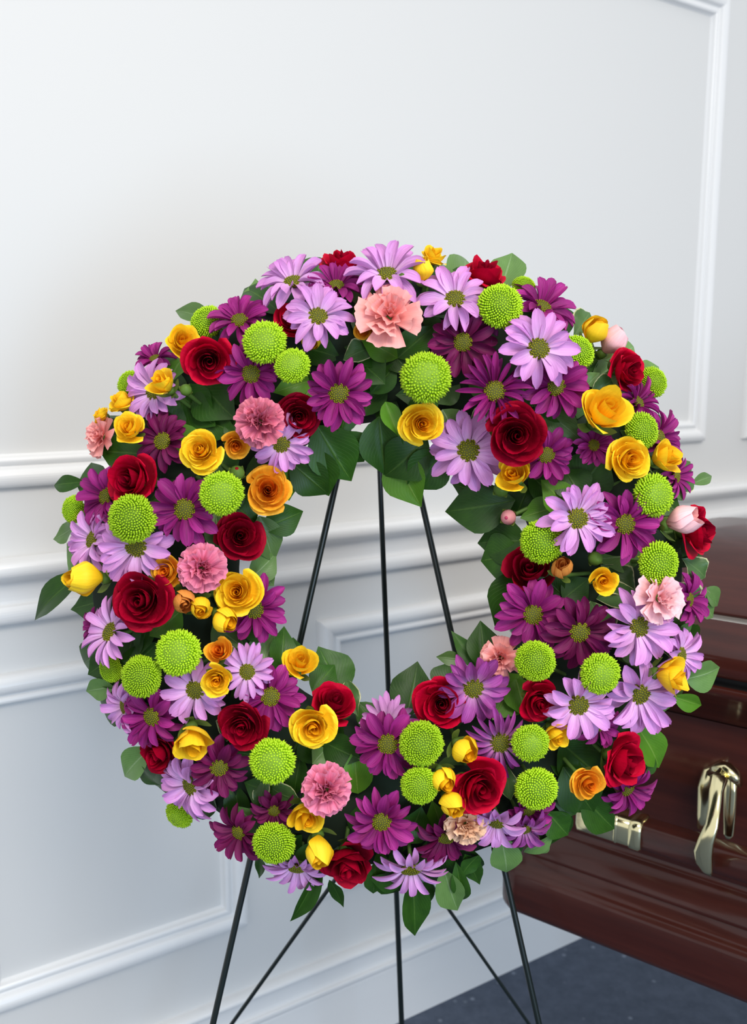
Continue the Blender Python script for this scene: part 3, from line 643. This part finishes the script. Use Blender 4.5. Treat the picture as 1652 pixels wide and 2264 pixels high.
RP = 'red roses of the wreath'
for x, y, r, dr, ti, bi, lb, mt, fm in [
 (462,797,54,-60,20,.012,'bright red rose at ten to eleven, under a small yellow rose','red','half'),
 (652,705,44,100,30,-.012,'red rose mostly hidden under the lavender daisy with yellow bud','red','open'),
 (660,918,48,-60,20,-.004,'dark red rose beside the dusky pink carnation','red_dark','open'),
 (757,588,46,80,65,-.012,'red rose showing above the plum daisy on the top rim','red','open'),
 (1068,612,48,70,60,.0,'red rose on the top rim beside a single pointed leaf','red','half'),
 (1383,818,46,-10,35,.012,'bright red rose at two o\'clock, below a pink bud','red','half'),
 (1140,962,66,-100,8,.018,'largest red rose, beside the golden bud near the hole at one o\'clock','red_dark','open'),
 (295,1062,58,170,18,.008,'red rose at ten o\'clock, above the large green button flower','red','half'),
 (530,1186,52,20,15,-.004,'dark red rose below the orange-yellow rose, on the inner edge','red_dark','open'),
 (316,1328,65,N_,5,.014,'large open red rose at nine o\'clock, below lavender daisy','red_dark','open'),
 (538,1603,52,N_,10,.01,'dark red rose at seven o\'clock, below two violet daisies','red_dark','open'),
 (738,1558,50,75,45,.0,'red rose opening upwards beside a yellow rose at the hole\'s lower edge','red','half'),
 (355,1665,48,215,30,-.006,'shaded dark red rose on the outer rim, under a yellow cup-shaped rose','red_dark','open'),
 (769,1904,56,-80,35,.004,'dark red rose hanging at the bottom, below a yellow bud','red_dark','half'),
 (975,1555,56,100,8,.014,'open red rose at half past five, under two pointed leaves by the hole','red','open'),
 (1057,1738,60,-30,15,.014,'tall bright red rose beside three small yellow buds','red','half'),
 (1190,1550,46,N_,15,.002,'red rose under a green button flower, at half past four','red','open'),
 (1373,1680,55,-10,40,.008,'tall red rose at four o\'clock, above the orange rose','red','half'),
 (1536,1176,52,0,45,-.004,'red rose on the outer rim at three o\'clock, behind a pink bud','red','half'),
 (1172,1264,52,110,30,-.008,'shaded dark red rose beneath spiky green flower on the inner edge','red_dark','cup')]:
    make_rose(x, y, r, dr, ti, bi, lb, (mt, 'red_dark'), fm, RP)

YP = 'yellow and orange spray roses of the wreath'
for x, y, r, dr, ti, bi, lb, mt, fm in [
 (403,756,39,45,25,.01,'yellow rose on the upper rim, touching the bright red rose','yellow','small'),
 (362,850,32,130,40,.015,'golden half-open rosebud in front of a lavender daisy at ten','yellow','cup'),
 (272,892,33,120,60,.0,'ruffled yellow rose on the rim at ten, above two other roses','yellow','small'),
 (226,920,22,140,65,-.005,'yellow rose edge showing behind the pale pink carnation','yellow','small'),
 (287,950,38,100,25,.014,'yellow rose between the pink rim carnation and a plum daisy','yellow','small'),
 (446,997,46,150,12,.016,'yellow rose with a curved bright leaf behind it','yellow','open'),
 (521,983,32,-60,25,-.006,'orange rose tucked under the dusky pink carnation','orange','small'),
 (592,1084,52,20,12,.006,'orange-yellow rose on the inner edge at ten o\'clock','orange','open'),
 (958,570,31,70,55,.01,'yellow rose standing up on the very top rim','yellow','small'),
 (936,604,24,95,70,.012,'yellow bud leaning below the topmost yellow rose','yellow','bud'),
 (932,937,47,-30,10,.012,'golden rose below the largest green flower, beside two leaves','yellow','open'),
 (1312,738,28,60,55,.004,'small yellow bud on the rim beside the pink bud','yellow','bud'),
 (1333,912,54,60,30,.016,'broad yellow rose at two o\'clock, below curled small leaves','yellow','cup'),
 (1388,1014,49,-20,14,.016,'open yellow rose at half past two, above a dark leaf','yellow','open'),
 (1466,1012,36,20,45,.012,'yellow rose turned outwards, touching the open yellow rose','yellow','cup'),
 (1138,1052,38,140,30,.006,'golden half-open rose under the largest red rose','yellow','cup'),
 (198,1279,38,180,60,.018,'yellow bud lying sideways on the rim above a long dark leaf','yellow','bud'),
 (370,1262,38,200,15,-.004,'orange-yellow rose half covered by lavender daisy and pink carnation','orange','small'),
 (526,1309,51,100,8,.016,'large yellow rose beside a pink carnation, covering a purple daisy','yellow','open'),
 (405,1326,26,-40,30,.006,'small orange bud between the large red rose and a yellow bud','apricot','bud'),
 (444,1340,25,-60,25,.01,'small yellow bud right below the bright pink carnation','yellow','bud'),
 (492,1366,29,-30,45,.012,'yellow bud drooping beneath the large yellow rose','yellow','bud'),
 (487,1440,28,110,25,.012,'small orange rosebud above a yellow rose at eight o\'clock','orange','cup'),
 (480,1502,37,-90,8,.026,'yellow rose between two lavender daisies at eight o\'clock','yellow','small'),
 (663,1468,36,80,40,.008,'yellow half-open rose at the hole\'s lower corner, against a rod','yellow','cup'),
 (426,1634,44,-70,40,.018,'yellow cup-shaped rose facing down, above violet daisy','yellow','cup'),
 (692,1605,50,-60,10,.018,'open yellow rose at half past six, below the upturned red rose','yellow','open'),
 (1332,1282,30,-90,10,.006,'small golden rose between cream-edged leaves','yellow','cup'),
 (1243,1258,25,100,30,.004,'small apricot bud beside the shaded dark red rose','apricot','bud'),
 (1480,1494,42,-5,55,.030,'yellow cup rose pointing outwards at four o\'clock','yellow','cup'),
 (1022,1654,30,-30,25,.014,'yellow bud below the open red rose, topmost of three buds','yellow','bud'),
 (979,1717,27,-60,25,.016,'yellow bud, the middle of three beside the tall red rose','yellow','bud'),
 (996,1771,30,-50,30,.016,'yellow bud above the peach carnation, lowest of three','yellow','bud'),
 (676,1800,38,-60,25,.0,'yellow half-open rose under the ruffled pink carnation','yellow','cup'),
 (705,1872,34,-80,40,.014,'yellow bud next to the hanging red rose at the bottom','yellow','bud'),
 (1298,1730,39,-10,12,.014,'orange rose on a dark leaf at five o\'clock','orange','small'),
 (1228,1622,30,-50,35,.004,'small yellow trumpet bud touching a green button flower','yellow','cup'),
 (806,727,24,-100,30,-.012,'orange petals of a rose behind the big salmon carnation','orange','cup'),
 (688,749,22,-90,40,-.022,'yellow-green bud under the lavender daisy at eleven o\'clock','yellow','bud')]:
    make_rose(x, y, r, dr, ti, bi, lb, (mt, {'yellow': 'yellow_heart', 'orange': 'orange_heart', 'apricot': 'apricot'}[mt]), fm, YP, 'spray_rose', 'rose')

CP = 'carnations of the wreath'
for x, y, r, dr, ti, bi, lb, mt, fm in [
 (863,690,74,90,18,.026,'big smooth salmon carnation at twelve o\'clock','salmon','smooth'),
 (573,930,54,N_,8,.026,'dusky pink ruffled carnation beside a dark red rose at ten to eleven','rosepink','ruffled'),
 (216,962,46,165,45,.006,'salmon pink carnation on the rim at ten o\'clock','salmon','smooth'),
 (445,1255,52,60,8,.026,'bright pink ruffled carnation beside the large yellow rose','pink','ruffled'),
 (724,1748,54,30,10,.028,'bright pink ruffled carnation at half past six','pink','ruffled'),
 (1467,1322,58,20,25,.032,'pale pink carnation covering the top of a lavender daisy near the casket','palepink','smooth'),
 (1106,1457,46,180,15,.008,'salmon carnation half hidden by a green button flower','salmon','smooth'),
 (1034,1830,46,-60,18,.014,'peach carnation under the tall red rose near the bottom','peach','ruffled')]:
    make_carnation(x, y, r, dr, ti, bi, lb, mt, fm, CP)

BP = 'closed buds of the wreath'
for x, y, r, dr, ti, bi, lb, tip, body in [
 (1123,1144,19,190,25,.006,'small round pink bud at the hole\'s edge among dark leaves','pink','palepink'),
 (896,610,20,100,70,.016,'closed green rosebud beside the topmost yellow rose',N_,'bud'),
 (524,1043,19,80,35,.006,'small green bud with reddish tip above a green button flower','red','bud'),
 (411,860,15,70,30,.012,'small round green bud beside a glossy dark leaf',N_,'bud'),
 (1108,1083,19,-120,20,.006,'round green bud below the golden half-open rose',N_,'bud'),
 (1318,1236,18,-60,20,.0,'round green bud above the small golden rose at three',N_,'bud')]:
    make_greenbud(x, y, r, dr, ti, bi, lb, BP, tip, body=body)

make_rose(1350, 760, 31, 50, 60, .004, 'pink bud above the bright red rose at two o\'clock', ('palepink', 'salmon'), 'bud', BP, 'carnation_bud', 'bud', 4)
make_rose(1500, 1152, 34, 20, 60, .014, 'pink bud in front of the red rose on the rim', ('palepink', 'salmon'), 'bud', BP, 'carnation_bud', 'bud', 4)
LP = 'lavender daisies of the wreath'
for x, y, r, dr, ti, bi, lb, st in [
 (648,627,78,105,52,.006,'lavender daisy turned upwards on the rim at eleven o\'clock','wide'),
 (703,702,78,80,22,.014,'lavender daisy with a yellow bud under its petals','wide'),
 (856,611,90,95,50,.010,'tall lavender daisy on the top rim above the salmon carnation','wide'),
 (1006,664,82,100,30,.008,'lavender daisy beside the green button flower at one o\'clock','wide'),
 (1190,772,88,N_,8,.024,'large face-on lavender daisy at one o\'clock','wide'),
 (342,866,72,175,35,-.004,'lavender daisy behind the golden half-open rosebud at ten','wide'),
 (622,982,70,-50,22,.0,'lavender daisy under the dusky pink carnation by the hole','wide'),
 (1036,996,88,200,10,-.004,'shaded lavender daisy beside the largest red rose','wide'),
 (1275,1146,86,N_,8,.014,'lavender daisy at half past two with a curved leaf on it','wide'),
 (303,1208,86,-90,20,.006,'pale lavender daisy under the large green button flower','wide'),
 (208,1195,74,170,52,.0,'lavender daisy side-on on the rim at nine o\'clock','wide'),
 (247,1398,80,150,58,.006,'sideways lavender daisy below the large red rose','tight'),
 (433,1524,76,225,14,.002,'lavender daisy with a yellow rose touching its disk','wide'),
 (547,1485,64,60,10,.008,'small pale lavender daisy beside two orange-yellow roses','tight'),
 (280,1562,66,190,58,-.008,'drooping lavender daisy on the rim below green button flower','wide'),
 (424,1735,80,200,48,.0,'lavender daisy drooping over the lower rim at seven','wide'),
 (1410,1385,86,N_,18,.008,'lavender daisy under the pale pink carnation','wide'),
 (1277,1557,86,-60,14,.012,'lavender daisy at half past four beneath a green button flower','wide'),
 (1413,1531,92,-60,30,.0,'lavender daisy below the yellow cup rose, over the casket','wide'),
 (1503,1447,64,10,50,-.008,'lavender daisy peeping out behind the yellow cup rose','wide'),
 (657,1915,72,-95,58,-.012,'lavender daisy hanging behind leaves at the bottom edge','tight'),
 (908,1918,82,-90,58,-.002,'lavender daisy hanging lowest, above a long oval leaf','tight'),
 (1098,1815,72,-105,52,.002,'pale lavender daisy drooping beside the peach carnation','wide'),
 (856,1600,66,90,30,-.012,'lavender daisy showing behind the violet daisy at six','tight')]:
    make_daisy(x, y, r, dr, ti, bi, lb, 'lavender', st, group=LP)

PP = 'purple daisies of the wreath'
for x, y, r, dr, ti, bi, lb, mt, st in [
 (531,711,70,95,40,.0,'violet daisy on the upper rim over a green button flower','purple','wide'),
 (744,634,64,85,50,-.002,'plum daisy in front of a red rose on the top rim','purple','wide'),
 (555,827,72,-60,12,.0,'violet daisy beside the bright red rose, under green button flower','purple','wide'),
 (749,870,80,-60,8,.012,'violet daisy near the hole\'s top, beside the dark red rose','purple','wide'),
 (1024,757,74,-110,14,-.004,'dark plum daisy with curled petals, at half past twelve','plum','wide'),
 (1063,714,56,60,30,-.008,'mauve daisy behind the dark plum daisy with curled petals','mauve','wide'),
 (1093,866,84,N_,8,.010,'narrow-petalled violet daisy above the largest red rose','purple','narrow'),
 (1228,854,76,-40,16,.002,'violet daisy below the large face-on lavender daisy','purple','wide'),
 (1198,682,78,55,52,.0,'magenta daisy facing upwards on the rim at one o\'clock','purple','wide'),
 (1207,1006,66,-60,12,-.008,'small violet daisy beside the largest red rose\'s outer side','purple','wide'),
 (361,976,70,N_,20,-.008,'shaded plum daisy behind two yellow roses at ten','plum','wide'),
 (343,795,46,110,55,-.012,'violet daisy tips on the rim above a lavender daisy','purple','wide'),
 (238,1098,72,165,38,.0,'violet daisy beside the red rose at half past nine','purple','wide'),
 (410,1126,84,N_,6,.014,'broad violet daisy facing forward between two green button flowers','purple','wide'),
 (561,1347,78,10,28,.0,'magenta daisy half behind the large yellow rose','purple','wide'),
 (598,1540,74,60,12,.004,'violet daisy above the dark red rose at seven','purple','wide'),
 (339,1583,76,200,30,.002,'violet daisy on the rim below the lower green button flower','purple','wide'),
 (485,1695,72,-70,14,.004,'dark violet daisy under the yellow cup-shaped rose','plum','wide'),
 (1380,1158,84,-40,14,.006,'violet daisy beside a green button flower, with one curled petal','purple','wide'),
 (1178,1358,80,N_,6,.006,'violet daisy on the hole\'s edge below the shaded red rose','purple','wide'),
 (1280,1396,82,-60,12,-.002,'dark plum daisy next to a violet one at four o\'clock','plum','wide'),
 (1047,1520,80,N_,12,.016,'mauve daisy with twisted petals beside the open red rose','mauve','wide'),
 (858,1644,80,140,10,.012,'violet daisy at six o\'clock, beside the touching green pair','purple','wide'),
 (844,1814,78,-90,12,.014,'large magenta daisy near the bottom, beside the pink carnation','purple','wide'),
 (1105,1640,80,N_,8,.004,'narrow-petalled mauve daisy beside a green button flower','mauve','narrow'),
 (530,1838,66,215,40,-.008,'dark plum daisy at the bottom rim in front of an easel leg','plum','wide'),
 (607,1790,52,-90,20,-.014,'plum daisy between a big grey leaf and a deep green flower','plum','wide'),
 (985,1848,72,-95,45,-.008,'dark plum daisy hanging below the peach carnation','plum','wide'),
 (1166,1790,62,-70,48,-.004,'violet daisy drooping under the green button flower at five','purple','wide'),
 (1385,1742,68,-50,48,-.006,'violet daisy drooping in front of the brass casket fitting','purple','wide'),
 (1455,968,70,20,56,-.008,'magenta daisy on the rim behind yellow roses at half past two','purple','wide'),
 (1492,1052,56,5,58,-.010,'magenta daisy on the rim below the outward yellow rose','purple','tight'),
 (1408,892,64,30,56,-.008,'violet daisy beside the small flat green flower on the rim','purple','narrow'),
 (1520,1325,62,0,56,-.012,'violet daisy on the rim behind the pale pink carnation','purple','wide'),
 (1312,985,48,40,20,-.012,'violet daisy in shadow between yellow roses and a dark leaf','purple','wide'),
 (1325,1602,52,-20,25,-.010,'violet daisy tucked between a lavender daisy and tall red rose','purple','wide'),
 (216,1385,46,175,60,-.018,'violet daisy tips behind the sideways lavender daisy','purple','wide'),
 (1160,1830,58,-80,52,.0,'mauve daisy with pale tips beneath the drooping violet daisy','mauve','wide')]:
    make_daisy(x, y, r, dr, ti, bi, lb, mt, st, group=PP)
bpy.context.view_layer.update()
